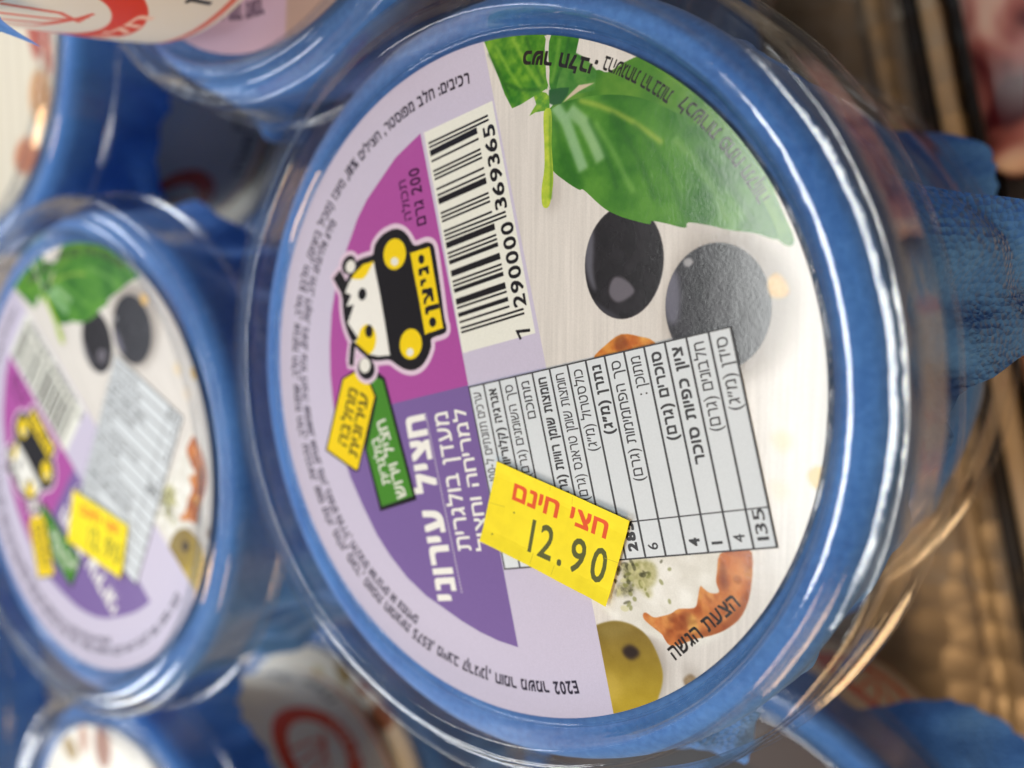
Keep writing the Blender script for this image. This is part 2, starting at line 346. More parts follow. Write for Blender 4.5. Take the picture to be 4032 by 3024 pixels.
    c.fill([cat([(8.87,40.29),(9.31,40.03),(9.32,38.19),(9.55,37.38),(9.08,38.22),(8.83,39.23)])], c8(216, 210, 200), 1, 0.04, PM)
    c.fill([np.array([(8.44,37.43),(8.93,37.62),(8.99,37.06),(8.19,37.33)])], c8(216, 210, 196), 1, 0.05, PM)
    # purple field
    top = [(-12.69,34.50),(-17.57,31.68),(-23.68,26.09),(-25.72,23.48),(-28.01,19.37),(-30.48,14.85),(-31.93,9.36),(-32.50,4.08),(-32.51,-0.24),(-32.04,-4.58),(-31.59,-7.37),(-30.36,-12.09),(-28.25,-16.36),(-25.65,-20.35),(-22.59,-24.46),(-19.69,-27.32),(-16.22,-29.95),(-12.42,-31.93),(-8.88,-33.08),(-5.55,-34.18),(-2.22,-35.00),(1.14,-35.48),(4.53,-35.58)]
    split = [(-39.11,-8.58),(-18.99,-4.03),(-4.61,-0.47),(-1.66,0.27)]
    c.fill([np.array(top)], c8(122, 98, 160), 1, 0.04)
    VM = c.mask([np.array(top)])
    up = [split[0], split[1], split[2], split[3]] + [(-1.49,40.67),(-37.22,45.90)]
    c.fill([np.array(up)], c8(172, 80, 160), 1, 0.03, VM)
    # thin pale strip between the purple and the bar code
    c.fill([np.array([(-12.15,34.65),(-11.58,34.66),(-4.13,4.09),(-4.72,3.99)])], c8(222, 214, 224), 0.8, 0.05)
    # bar code
    Q = [(-11.96,34.56),(0.21,37.28),(7.29,7.09),(-5.09,4.05)]
    c.fill([np.array(Q)], c8(232, 234, 224), 1, 0.02)
    e0, e1 = (np.array(p) for p in [(-5.30,6.74),(-11.21,33.10)]); f0, f1 = (np.array(p) for p in [(3.40,9.00),(-2.74,35.30)]); g0, g1 = (np.array(p) for p in [(5.53,9.52),(-0.56,35.63)])
    Lc = ['0001101', '0011001', '0010011', '0111101', '0100011', '0110001', '0101111', '0111011', '0110111', '0001011']
    Gc = [''.join('1' if q == '0' else '0' for q in x)[::-1] for x in Lc]; Rc = [''.join('1' if q == '0' else '0' for q in x) for x in Lc]
    num = '7290000369365'; par = 'LGLGLG'
    bits = '101' + ''.join((Lc if par[i] == 'L' else Gc)[int(num[i + 1])] for i in range(6)) + '01010' + ''.join(Rc[int(q)] for q in num[7:]) + '101'
    i = 0
    while i < 95:
        if bits[i] == '1':
            j = i
            while j < 95 and bits[j] == '1': j += 1
            t0, t1 = i / 95, j / 95; guard = i < 3 or i >= 92 or 45 <= i < 50
            r0, r1 = (g0, g1) if guard else (f0, f1)
            c.fill([np.array([e0 + (e1 - e0) * t0, r0 + (r1 - r0) * t0, r0 + (r1 - r0) * t1, e0 + (e1 - e0) * t1])], BLK, 1)
            i = j
        else: i += 1
    c.line('7', [(6.60,7.23),(5.73,8.70),(3.78,7.70)], BLK, .015, False)
    c.line('290000', [(5.88,10.69),(3.52,21.70),(1.44,21.31)], BLK, .02, False)
    c.line('369365', [(2.71,23.42),(0.44,34.42),(-1.51,33.96)], BLK, .02, False)
    # weight
    c.line('תכולה', [(-15.67,28.48),(-14.45,22.79),(-16.59,26.03)], c8(70, 20, 70), .012)
    c.line('200 גרם', [(-13.06,29.99),(-11.66,21.98),(-14.76,29.18)], c8(60, 16, 60), .018)
    # title and subtitle
    W2 = c8(240, 240, 234)
    c.line('חציל עירוני', [(-12.45,-4.96),(-6.17,-31.31),(-15.68,-8.66)], W2, .045)
    c.line('מעדן בולגרית', [(-8.01,-4.26),(-3.62,-23.53),(-10.13,-6.53)], W2, .014)
    c.line('למריחה וחציל', [(-4.72,-3.49),(-0.20,-22.93),(-6.09,-6.87)], W2, .014)
    p, q = (np.array(v) for v in [(-12.18,-5.03),(-5.54,-29.92)])
    for k in range(56): c.fill([ell(p + (q - p) * k / 55, .13, .13, 0, 8)], W2, .9)
    # --- logo emblem with two tags
    HALO = c8(222, 200, 220)
    body = cat([(-26.23,17.00),(-24.41,17.61),(-22.63,17.97),(-22.32,18.77),(-22.01,19.56),(-20.68,20.72),(-19.10,21.35),(-17.69,21.58),(-16.31,21.22),(-15.23,20.39),(-14.03,19.04),(-12.01,19.40),(-10.96,19.32),(-10.31,18.76),(-9.94,17.22),(-9.20,13.38),(-8.47,8.97),(-8.03,7.45),(-8.50,6.66),(-10.86,5.92),(-11.01,4.65),(-11.82,3.05),(-13.05,1.80),(-14.70,1.17),(-16.36,1.28),(-17.76,1.78),(-19.46,2.48),(-22.38,2.23),(-24.75,2.92),(-26.85,4.32),(-28.19,5.97),(-29.07,8.06),(-29.42,10.39),(-29.28,12.07),(-28.77,13.54),(-27.80,15.20)], 3)
    ear1 = ell3(*[(-27.82,16.62),(-26.23,16.83),(-27.95,15.21)]); ear2 = ell3(*[(-24.38,0.97),(-22.51,1.01),(-24.34,-0.71)])
    horn1 = thick([(-30.66,15.25),(-29.99,14.40),(-28.79,12.91),(-28.22,11.02)], 2.1); horn2 = thick([(-27.18,4.69),(-27.45,3.20),(-27.64,1.82),(-27.65,1.23)], 1.1)
    tagy = [(-29.88,-0.79),(-26.62,0.73),(-23.83,-0.46),(-22.20,-3.09),(-26.43,-15.05),(-27.29,-15.18),(-34.08,-12.59)]; tagg = [(-23.40,0.14),(-22.16,0.71),(-20.37,-0.20),(-14.13,-17.83),(-21.79,-20.67),(-24.95,-11.48)]
    hb = [np.array(body) * 1.0]
    def grow(P, d):
        P = np.array(P, float); ctr = P.mean(0); e = np.roll(P, -1, 0) - np.roll(P, 1, 0); n = np.c_[e[:, 1], -e[:, 0]]; n /= np.linalg.norm(n, axis=1)[:, None] + 1e-9
        if ((P - ctr) * n).sum() < 0: n = -n
        return P + n * d
    for P, d in ((body, .75), (ear1, .7), (ear2, .7), (horn1, .7), (horn2, .6)): c.fill([grow(P, d)], HALO, 1, 0.12)
    c.fill([np.array(tagg)], BLK, 1, 0.05); c.fill([np.array([(-23.00,-0.13),(-20.88,-0.58),(-14.88,-17.37),(-21.47,-19.89),(-24.55,-11.44),(-22.11,-3.38),(-23.63,-0.88)])], c8(70, 136, 40), 1, 0.05)
    c.fill([np.array(tagy)], BLK, 1, 0.05); c.fill([np.array([(-29.56,-0.97),(-26.63,0.38),(-23.94,-0.97),(-22.65,-3.15),(-26.64,-14.81),(-27.16,-14.87),(-33.66,-12.39)])], YEL, 1, 0.06)
    c.fill([grow(ear2, .7)], HALO, 1, 0.1)
    for P in (horn1, horn2, ear1, ear2, body): c.fill([P], BLK, 1, 0.04)
    c.fill([ell3(*[(-27.46,16.34),(-26.39,16.42),(-27.49,15.37)])], WHT, 1, 0.06); c.fill([ell3(*[(-24.67,1.42),(-23.47,1.48),(-24.70,0.27)])], WHT, 1, 0.06)
    face = np.array([(-22.41,17.05),(-22.09,15.52),(-21.15,12.06),(-20.22,7.80),(-19.27,3.18),(-21.77,2.92),(-23.84,3.17),(-25.63,4.25),(-26.98,4.95),(-26.05,5.50),(-28.30,7.76),(-26.84,10.61),(-28.55,10.29),(-27.42,12.07),(-28.80,12.39),(-27.99,13.75),(-26.73,15.19),(-24.73,16.59)])
    c.fill([face], c8(238, 238, 232), 1, 0.06); FM = c.mask([face])
    c.fill([cat([(-22.35,17.15),(-23.26,15.95),(-24.17,14.84),(-25.38,14.40),(-27.50,14.74),(-26.24,16.42),(-23.81,17.59)])], YEL, 1, 0.05, FM)
    c.fill([ell3(*[(-24.09,5.35),(-22.13,5.50),(-24.14,3.05)])], YEL, 1, 0.05, FM); c.fill([cat([(-25.35,3.11),(-26.53,4.75),(-26.05,5.50),(-24.66,6.89),(-23.85,3.07)])], YEL, 1, 0.05, FM)
    c.fill([ell3(*[(-24.98,12.17),(-24.09,12.23),(-25.01,11.24)])], BLK, 1, 0.04); c.fill([ell3(*[(-23.65,6.64),(-22.81,6.72),(-23.61,5.67)])], BLK, 1, 0.04)
    for P in ([(-18.04,17.94),(-15.76,18.07),(-18.02,15.69)], [(-15.00,4.97),(-12.79,5.18),(-15.01,2.75)]): c.fill([ell3(*P)], YEL, 1, 0.05)
    for P in ([(-18.06,16.88),(-17.27,16.92),(-18.01,16.25)], [(-15.16,3.79),(-14.44,3.85),(-15.16,3.19)]): c.fill([ell3(*P)], WHT, 1, 0.08)
    c.fill([cat([(-14.86,17.84),(-14.72,18.03),(-11.55,18.65),(-11.10,18.41),(-10.48,15.70),(-9.49,11.08),(-8.75,7.72),(-8.88,7.39),(-11.78,6.58),(-12.23,6.77),(-13.19,11.07),(-14.09,14.60)], 2)], YEL, 1, 0.03)
    for P in ([(-12.74,17.08),(-12.15,17.09),(-12.73,16.42)], [(-10.67,8.21),(-10.00,8.25),(-10.66,7.52)]): c.fill([ell3(*P)], BLK, 1, 0.03)
    for P in ([(-13.36,15.67),(-12.82,15.85),(-11.40,16.16),(-11.20,15.05),(-11.71,14.91),(-11.90,15.38),(-12.53,15.48),(-12.66,14.79),(-13.29,14.75)], [(-12.99,14.11),(-12.01,14.37),(-11.80,13.92),(-12.31,13.77),(-12.50,13.25),(-12.97,13.27)], [(-12.71,12.72),(-12.44,12.87),(-11.56,12.95),(-11.23,13.09),(-10.68,13.01),(-10.35,11.21),(-10.87,11.12),(-11.16,11.98),(-11.87,11.25),(-11.88,10.71),(-12.41,10.74),(-12.34,11.42),(-11.68,12.11),(-12.04,12.28),(-12.63,12.03)],
              [(-12.12,10.21),(-11.59,10.47),(-9.48,10.89),(-9.35,10.18),(-11.48,9.71),(-11.48,9.28),(-12.05,9.27)]): c.fill([np.array(P)], BLK, 1, 0.03)
    c.line('מחלבה', [(-26.28,-2.57),(-29.08,-11.61),(-28.30,-2.47)], BLK, .012); c.line('עירונית', [(-23.89,-3.21),(-26.75,-13.08),(-25.87,-3.20)], BLK, .012)
    c.line('חציל וירוש', [(-20.45,-6.33),(-16.18,-17.59),(-22.37,-7.00)], WHT, .018); c.line('בולגרית', [(-21.86,-9.15),(-19.47,-16.02),(-23.52,-9.72)], WHT, .02)
    # curved texts
    INK = c8(42, 36, 52)
    c.arc('רכיבים: חלב מפוסטר, חצילים 18%, מיונז (מכיל ביצים), חלבון חלב, אבקת חלב, שמנת חלב, עגבניות, שום קלוי, מלח, סוכר, מווסת חומציות E575, מייצב קרגינן, חומר משמר E202', [(-3.41,39.73)][0], [(14.03,-38.07)][0], 1.5, INK, .026)
    c.arc('מידע אלרגנים: חלב, לקטוז, ביצים, עלול להכיל: שומשום, אגוזים, סויה, בוטנים וחרדל, חלבונים אורגניים או צמחיים', [(-29.28,22.30)][0], [(-14.58,-36.78)][0], 1.4, INK, .032)
    K = c8(34, 30, 28)
    c.arc('כשר חלבי.', [(5.06,42.67)][0], [(16.41,39.76)][0], 1.7, K, .04, False)
    c.arc('בהשגחת הרבנות', [(17.25,39.86)][0], [(26.84,35.22)][0], 1.6, K, .014, False)
    c.arc('לכשרות פתח תקווה', [(27.68,34.25)][0], [(38.31,22.51)][0], 1.5, K, .014, False)
    c.line('הצעת הגשה', [(36.09,-22.95),(28.08,-31.40),(34.85,-21.88)], K, .02)
    # the print's fine screen
    g = rng.random((c.H // 2 + 1, c.W // 2 + 1)).astype(np.float32).repeat(2, 0).repeat(2, 1)[:c.H, :c.W]
    c.a *= (0.975 + 0.05 * g[..., None])
    return c.image('print_aubergine_label')

# ---- nutrition table ----
TQ = [np.array(p) for p in [(-4.09,-0.57),(34.14,8.56),(40.18,-15.53),(2.22,-25.21)]]
def frame_of(Q):
    o = (Q[0] + Q[1] + Q[2] + Q[3]) / 4; xa = (Q[1] - Q[0]) + (Q[2] - Q[3]); xa /= np.linalg.norm(xa); ya = np.array([-xa[1], xa[0]])
    L = np.array([[(q - o) @ xa, (q - o) @ ya] for q in Q]); return o, xa, ya, L
def paint_table():
    o, xa, ya, L = frame_of(TQ); W_, H_ = np.ptp(L[:, 0]), np.ptp(L[:, 1])
    c = Canvas(1500, (-W_ / 2, -H_ / 2), (W_ / 2, H_ / 2), c8(212, 219, 224))
    c.a += (vnoise(c.H, c.W, 6, 77)[..., None] - .5) * 0.035
    def loc(p): p = np.array(p); return np.array([(p - o) @ xa, (p - o) @ ya])
    n = 14; rows = ['ערכים תזונתיים ל-100 גרם', 'אנרגיה (קלוריות)', 'סך השומנים (גרם)', 'מתוכם', 'חומצות שומן רוויות (גרם)', 'חומצות שומן טראנס (גרם)', 'כולסטרול (מ״ג)', 'נתרן (מ״ג)', 'סך הפחמימות (גרם)', 'מתוכן :', 'סוכרים (גרם)', 'ציון כפיות סוכר', 'חלבונים (גרם)', 'סידן (מ״ג)']
    lens = [.60, .47, .50, .20, .66, .66, .42, .35, .60, .19, .43, .56, .42, .34]
    vals = ['', '', '', '', '', '', '', '285', '6', '', '4', '1', '4', '135']; bold = {1, 4, 7, 10, 11}; bv = {7, 10, 11}
    x0, x1, y0, y1 = -W_ / 2, W_ / 2, -H_ / 2, H_ / 2; cw = W_ / n; yv = y0 + H_ * 0.183
    bar = lambda a, b, c_, d: c.fill([np.array([(a, b), (c_, b), (c_, d), (a, d)])], BLK, .92)
    for i in range(n + 1): xx = min(max(x0 + i * cw, x0 + .1), x1 - .1); bar(xx - .14, y0, xx + .14, y1)
    bar(x0, y0, x1, y0 + .2); bar(x0, y1 - .2, x1, y1); bar(x0, yv - .08, x1, yv + .08)
    for i, (t, l, v) in enumerate(zip(rows, lens, vals)):
        bx = x0 + (i + 0.72) * cw
        c.line(t, [(bx, y1 - 1.0), (bx, y1 - 1.0 - l * H_ * .98), (bx - cw * .46, y1 - 1)], BLK, .03 if i in bold else .004)
        if v: c.line(v, [(bx, y0 + 1.0), (bx, y0 + 1.0 + (.8 if len(v) == 1 else 2.9)* 1.25), (bx - cw * .5, y0 + 1)], BLK, .045 if i in bv else .008, False)
    return c.image('print_nutrition_table')

# ---- yellow price sticker ----
PQ = [np.array(p) for p in [(1.32,-10.26),(21.89,-15.24),(18.68,-26.63),(-1.61,-21.71)]]
def paint_price():
    o, xa, ya, L = frame_of(PQ); W_, H_ = np.ptp(L[:, 0]), np.ptp(L[:, 1])
    c = Canvas(760, (-W_ / 2, -H_ / 2), (W_ / 2, H_ / 2), c8(246, 226, 10))
    c.a += (vnoise(c.H, c.W, 40, 78)[..., None] - .5) * 0.05
    def loc(p): p = np.array(p); return ((p - o) @ xa, (p - o) @ ya)
    P = [loc(p) for p in [(18.44,-18.17),(3.52,-15.18),(17.30,-15.07)]]
    hh = H_ * 0.2
    a, b = P[0], P[1]; c.line('חצי חינם', [a, b, (a[0], a[1] + hh)], c8(226, 82, 26), .03)
    a, b = loc([(6.29,-21.86)][0]), loc([(18.27,-24.17)][0]); c.line('12.90', [a, b, (a[0], a[1] + H_ * .40)], c8(84, 88, 30), .010, False, track=.12)
    for p in [(3.95,-16.96),(0.38,-20.43)]: q = loc(p); c.fill([ell(q, .16, .12)], c8(90, 90, 20), .8)
    cut = c8(196, 180, 20)
    for p, q in (([(-0.26,-16.06)][0], [(2.37,-16.38)][0]), ([(7.32,-21.91)][0], [(6.91,-23.47)][0]), ([(10.84,-22.96)][0], [(10.45,-24.28)][0]), ([(9.98,-12.39)][0], [(9.86,-13.18)][0]), ([(13.39,-13.36)][0], [(13.27,-14.47)][0]), ([(18.35,-20.59)][0], [(20.65,-20.81)][0])):
        c.fill([thick([loc(p), loc(q)], .07)], cut, .9)
    return c.image('print_price_sticker')

# ---- the other labels (all out of focus) ----
def paint_other(kind):
    if kind == 'cream':
        c = Canvas(700, (-46, -46), (46, 46), c8(222, 214, 196))
        for k in range(14): x = -40 + k * 6; c.fill([np.array([(x, -46), (x + 2.2, -46), (x + 1.4, 46), (x - .6, 46)])], c8(198, 188, 168), .5, 1.0)
        for (x, y, a, b, col) in ((34, 3, 3.5, 13, (168, 66, 52)), (38, 18, 4, 8, (214, 172, 110)), (36, -18, 5, 6, (206, 150, 98)), (28, -30, 6, 4, (190, 110, 70)), (40, -6, 2, 8, (196, 92, 66))):
            c.fill([ell((x, y), a, b, .15)], c8(*col), .9, 1.0)
        c.fill([ell((-18, 0), 20, 26)], c8(206, 78, 60), .85, 1)
        c.arc('רכיבים: חלב מפוסטר, עגבניות, מלח, שמן זית', (36, -24), (30, 30), 1.2, c8(60, 50, 50), .01, True, r=41.5)
    elif kind == 'pink':
        c = Canvas(900, (-46, -46), (46, 46), c8(216, 190, 214))
        c.fill([np.array([(7, -46), (46, -46), (46, 46), (16, 46)])], c8(196, 170, 160), 1, .5)
        for (x, y, a, b, col) in ((26, -26, 9, 5, (150, 70, 80)), (24, -12, 6, 9, (206, 180, 168)), (34, 6, 6, 16, (140, 60, 70)), (24, 24, 8, 6, (198, 150, 120))): c.fill([ell((x, y), a, b, .5)], c8(*col), .9, 1.2)
        c.arc('רכיבים: חלב, סלק, מלח, שום, חומר משמר', (-30, -26), (2, -40), 2.6, c8(60, 44, 74), .03, True, r=37)
        c.fill([np.array([(-34, -14), (6, -22), (10, 24), (-30, 24)])], c8(150, 70, 130), 1, .4)
    elif kind == 'white':
        c = Canvas(700, (-46, -46), (46, 46), c8(232, 230, 222))
        for (x, y, a, b, col) in ((16, 38, 3, 4, (150, 120, 60)), (4, 36, 2, 3, (196, 180, 130)), (30, 26, 6, 4, (140, 84, 60)), (24, 34, 4, 2, (176, 120, 90))): c.fill([ell((x, y), a, b, .4)], c8(*col), .9, .7)
        c.fill([ell((-14, -4), 18, 20)], c8(120, 150, 90), .8, 1)
    elif kind == 'painted_shade':  # shade on the lower tub is painted into these dark label colours
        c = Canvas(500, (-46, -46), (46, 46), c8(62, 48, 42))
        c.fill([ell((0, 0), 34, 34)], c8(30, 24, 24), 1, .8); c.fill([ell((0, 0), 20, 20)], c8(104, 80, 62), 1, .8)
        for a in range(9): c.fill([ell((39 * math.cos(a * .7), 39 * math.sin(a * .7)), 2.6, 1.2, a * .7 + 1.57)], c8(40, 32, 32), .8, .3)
    return c.image('print_%s_label' % kind)

def paint_cup():
    """side wall print: u round the cup (0..240 mm), v up (0..62 mm)"""
    c = Canvas(1920, (0, 0), (240, 62), c8(226, 224, 214))
    for cx in (40, 120, 200):
        c.fill([ell((cx, 23), 14, 13, 0, 80)], c8(214, 68, 38), 1, .1); c.fill([ell((cx, 23.5), 9.5, 8.5, 0, 60)], c8(226, 224, 214), 1, .1)
        for a in range(4): c.fill([thick([(cx - 7 + a * 3.4, 31), (cx - 4 + a * 2.5, 23), (cx + 5 - a * 1.2, 19)], .7)], c8(214, 74, 44), .9, .1)
        c.line('חלב', [(cx + 7, 10.6), (cx - 7, 10.6), (cx, 13.2)], c8(240, 200, 180), .03)
        c.line('גבינה', [(cx + 40, 10), (cx + 25, 10), (cx, 14)], c8(30, 30, 30), .03)
        c.line('מעדן', [(cx + 24, 6), (cx + 12, 6), (cx, 9)], c8(30, 30, 30), .03)
    c.fill([np.array([(0, 1.2), (240, 1.2), (240, 2.4), (0, 2.4)])], c8(216, 92, 60), .9, .2)
    return c.image('print_cup_side')

# ---------------------------------------------------------------- materials
def newmat(name):
    m = bpy.data.materials.new(name); m.use_nodes = True
    return m, m.node_tree, m.node_tree.nodes['Principled BSDF']
def link(nt, a, ao, b, bi): nt.links.new(a.outputs[ao], b.inputs[bi])

def paper(name, img, rough=.42, weave=.12, spec=.5):
    m, nt, p = newmat(name)
    t = nt.nodes.new('ShaderNodeTexImage'); t.image = img; t.interpolation = 'Cubic'; t.extension = 'EXTEND'
    link(nt, t, 'Color', p, 'Base Color')
    p.inputs['Roughness'].default_value = rough; p.inputs['Specular IOR Level'].default_value = spec
    tc = nt.nodes.new('ShaderNodeTexCoord'); mp = nt.nodes.new('ShaderNodeMapping'); mp.inputs['Scale'].default_value = (1, 1, 1)
    v = nt.nodes.new('ShaderNodeTexNoise'); v.inputs['Scale'].default_value = 2600; v.inputs['Detail'].default_value = 2
    n2 = nt.nodes.new('ShaderNodeTexNoise'); n2.inputs['Scale'].default_value = 420; n2.inputs['Detail'].default_value = 3
    b = nt.nodes.new('ShaderNodeBump'); b.inputs['Strength'].default_value = weave; b.inputs['Distance'].default_value = 0.00006
    b2 = nt.nodes.new('ShaderNodeBump'); b2.inputs['Strength'].default_value = weave; b2.inputs['Distance'].default_value = 0.00009
    link(nt, tc, 'Object', v, 'Vector'); link(nt, tc, 'Object', n2, 'Vector')
    link(nt, v, 'Fac', b, 'Height'); link(nt, n2, 'Fac', b2, 'Height'); link(nt, b2, 'Normal', b, 'Normal'); link(nt, b, 'Normal', p, 'Normal')
    return m

def plastic(name='clear_plastic', tint=(.90, .89, .87)):
    m = bpy.data.materials.new(name); m.use_nodes = True; nt = m.node_tree; nt.nodes.clear(); N = nt.nodes.new
    out = N('ShaderNodeOutputMaterial'); mix = N('ShaderNodeMixShader'); tr = N('ShaderNodeBsdfTransparent'); gl = N('ShaderNodeBsdfGlossy')
    lw = N('ShaderNodeLayerWeight'); lw.inputs['Blend'].default_value = 0.5
    pw = N('ShaderNodeMath'); pw.operation = 'POWER'; pw.inputs[1].default_value = 5
    ma = N('ShaderNodeMath'); ma.operation = 'MULTIPLY_ADD'; ma.inputs[1].default_value = 0.95; ma.inputs[2].default_value = 0.05
    tc = N('ShaderNodeTexCoord'); no = N('ShaderNodeTexNoise'); no.inputs['Scale'].default_value = 260; no.inputs['Detail'].default_value = 3
    bp = N('ShaderNodeBump'); bp.inputs['Strength'].default_value = .35; bp.inputs['Distance'].default_value = .0002
    p3 = N('ShaderNodeMath'); p3.operation = 'POWER'; p3.inputs[1].default_value = 2.2
    cm = N('ShaderNodeMix'); cm.data_type = 'RGBA'; cm.inputs[6].default_value = (.985, .985, .985, 1); cm.inputs[7].default_value = (*tint, 1)
    nt.links.new(tc.outputs['Object'], no.inputs['Vector']); nt.links.new(no.outputs['Fac'], bp.inputs['Height'])
    nt.links.new(bp.outputs[0], gl.inputs['Normal'])
    ns = N('ShaderNodeTexNoise'); ns.inputs['Scale'].default_value = 95; ns.inputs['Detail'].default_value = 6; ns.inputs['Roughness'].default_value = .7
    nr = N('ShaderNodeMapRange')
    for k_, v_ in zip(('From Min', 'From Max', 'To Min', 'To Max'), (.42, .68, .035, .20)): nr.inputs[k_].default_value = v_
    nt.links.new(tc.outputs['Object'], ns.inputs['Vector']); nt.links.new(ns.outputs['Fac'], nr.inputs[0]); nt.links.new(nr.outputs[0], gl.inputs['Roughness'])
    nt.links.new(lw.outputs['Facing'], pw.inputs[0]); nt.links.new(pw.outputs[0], ma.inputs[0]); nt.links.new(ma.outputs[0], mix.inputs[0])
    nt.links.new(lw.outputs['Facing'], p3.inputs[0]); nt.links.new(p3.outputs[0], cm.inputs[0]); nt.links.new(cm.outputs[2], tr.inputs[0])
    nt.links.new(tr.outputs[0], mix.inputs[1]); nt.links.new(gl.outputs[0], mix.inputs[2]); nt.links.new(mix.outputs[0], out.inputs[0])
    return m

def napkin_mat():
    m, nt, p = newmat('blue_napkin'); N = nt.nodes.new
    tc = N('ShaderNodeTexCoord'); n = N('ShaderNodeTexNoise'); n.inputs['Scale'].default_value = 900; n.inputs['Detail'].default_value = 6
    n3 = N('ShaderNodeTexNoise'); n3.inputs['Scale'].default_value = 70; n3.inputs['Detail'].default_value = 3
    vo = N('ShaderNodeTexVoronoi'); vo.inputs['Scale'].default_value = 1100; vo.inputs['Randomness'].default_value = .6
    r = N('ShaderNodeValToRGB'); r.color_ramp.elements[0].color = (.036, .145, .48, 1); r.color_ramp.elements[1].color = (.10, .295, .74, 1)
    r.color_ramp.elements[0].position = .3; r.color_ramp.elements[1].position = .72
    ad = N('ShaderNodeMath'); ad.operation = 'MULTIPLY_ADD'; ad.inputs[1].default_value = .45
    mu = N('ShaderNodeMath'); mu.operation = 'MULTIPLY'; mu.inputs[1].default_value = .55
    for t in (n, n3, vo): link(nt, tc, 'Object', t, 'Vector')
    link(nt, n3, 'Fac', mu, 0); link(nt, n, 'Fac', ad, 0); link(nt, mu, 0, ad, 2); link(nt, ad, 0, r, 'Fac'); link(nt, r, 'Color', p, 'Base Color')
    b = N('ShaderNodeBump'); b.inputs['Strength'].default_value = .55; b.inputs['Distance'].default_value = .00045
    b2 = N('ShaderNodeBump'); b2.inputs['Strength'].default_value = .4; b2.inputs['Distance'].default_value = .0003
    ln = N('ShaderNodeVectorMath'); ln.operation = 'LENGTH'; sx_ = N('ShaderNodeVectorMath'); sx_.operation = 'MULTIPLY'; sx_.inputs[1].default_value = (1, 1, 0)
    mr = N('ShaderNodeMapRange')
    for k_, v_ in zip(('From Min', 'From Max', 'To Min', 'To Max'), (.0525, .0545, .10, .85)): mr.inputs[k_].default_value = v_
    link(nt, tc, 'Object', sx_, 0); link(nt, sx_, 0, ln, 0); nt.links.new(ln.outputs['Value'], mr.inputs[0]); nt.links.new(mr.outputs[0], b.inputs['Strength'])
    link(nt, vo, 'Distance', b, 'Height'); link(nt, n, 'Fac', b2, 'Height'); link(nt, b, 'Normal', b2, 'Normal'); link(nt, b2, 'Normal', p, 'Normal')
    p.inputs['Roughness'].default_value = .85; p.inputs['Sheen Weight'].default_value = .25; p.inputs['Specular IOR Level'].default_value = .2
    return m

IM_A = paint_purple()
M_LABEL = {'purple': paper('label_aubergine', IM_A, .17, .13, .5)}
for k in ('cream', 'pink', 'white', 'painted_shade'): M_LABEL[k] = paper('label_' + k, paint_other(k))
M_TABLE = paper('nutrition_paper', paint_table(), .45, .10)
M_PRICE = paper('price_paper', paint_price(), .6, .04, .3)
M_CUP = paper('printed_cup', paint_cup(), .35, .02)
M_PL = plastic()
M_NAP = napkin_mat()

# ---------------------------------------------------------------- meshes
def mk(name, me, parent=None, mat=None, loc=None):
    o = bpy.data.objects.new(name, me); C.objects.link(o)
    if parent: o.parent = parent
    if mat and not me.materials: me.materials.append(None)
    if mat: o.material_slots[0].link = 'OBJECT'; o.material_slots[0].material = mat
    if loc is not None: o.location = loc
    return o

def spline(P, n=5):
    P = np.array(P, float); out = []
    for i in range(len(P) - 1):
        a = P[max(i - 1, 0)]; b = P[i]; c = P[i + 1]; d = P[min(i + 2, len(P) - 1)]
        for k in range(n):
            t = k / n; out.append(0.5 * ((2 * b) + (-a + c) * t + (2 * a - 5 * b + 4 * c - d) * t * t + (-a + 3 * b - 3 * c + d) * t ** 3))
    out.append(P[-1]); return np.array(out)

def grid_mesh(name, V, nu, nv, closeu=True, uv=None):
    """V: (nv, nu, 3)"""
    me = bpy.data.meshes.new(name); idx = np.arange(nu * nv).reshape(nv, nu)
    un = np.roll(idx, -1, 1) if closeu else idx[:, 1:]
    a = idx[:-1] if closeu else idx[:-1, :-1]; b = un[:-1]; c = un[1:]; d = idx[1:] if closeu else idx[1:, :-1]
    F = np.stack([a, b, c, d], -1).reshape(-1, 4)
    me.from_pydata(V.reshape(-1, 3).tolist(), [], F.tolist())
    me.polygons.foreach_set('use_smooth', [True] * len(me.polygons))
    if uv is not None:
        l = me.uv_layers.new(name='print'); vi = np.empty(len(me.loops), np.int32); me.loops.foreach_get('vertex_index', vi)
        U = uv.reshape(-1, 2)[vi].reshape(-1, 4, 2)
        wrap = (U[:, :, 0].max(1) - U[:, :, 0].min(1)) > .5
        U[wrap, :, 0] = np.where(U[wrap, :, 0] < .5, U[wrap, :, 0] + 1, U[wrap, :, 0])
        l.data.foreach_set('uv', U.ravel())
    me.update(); return me

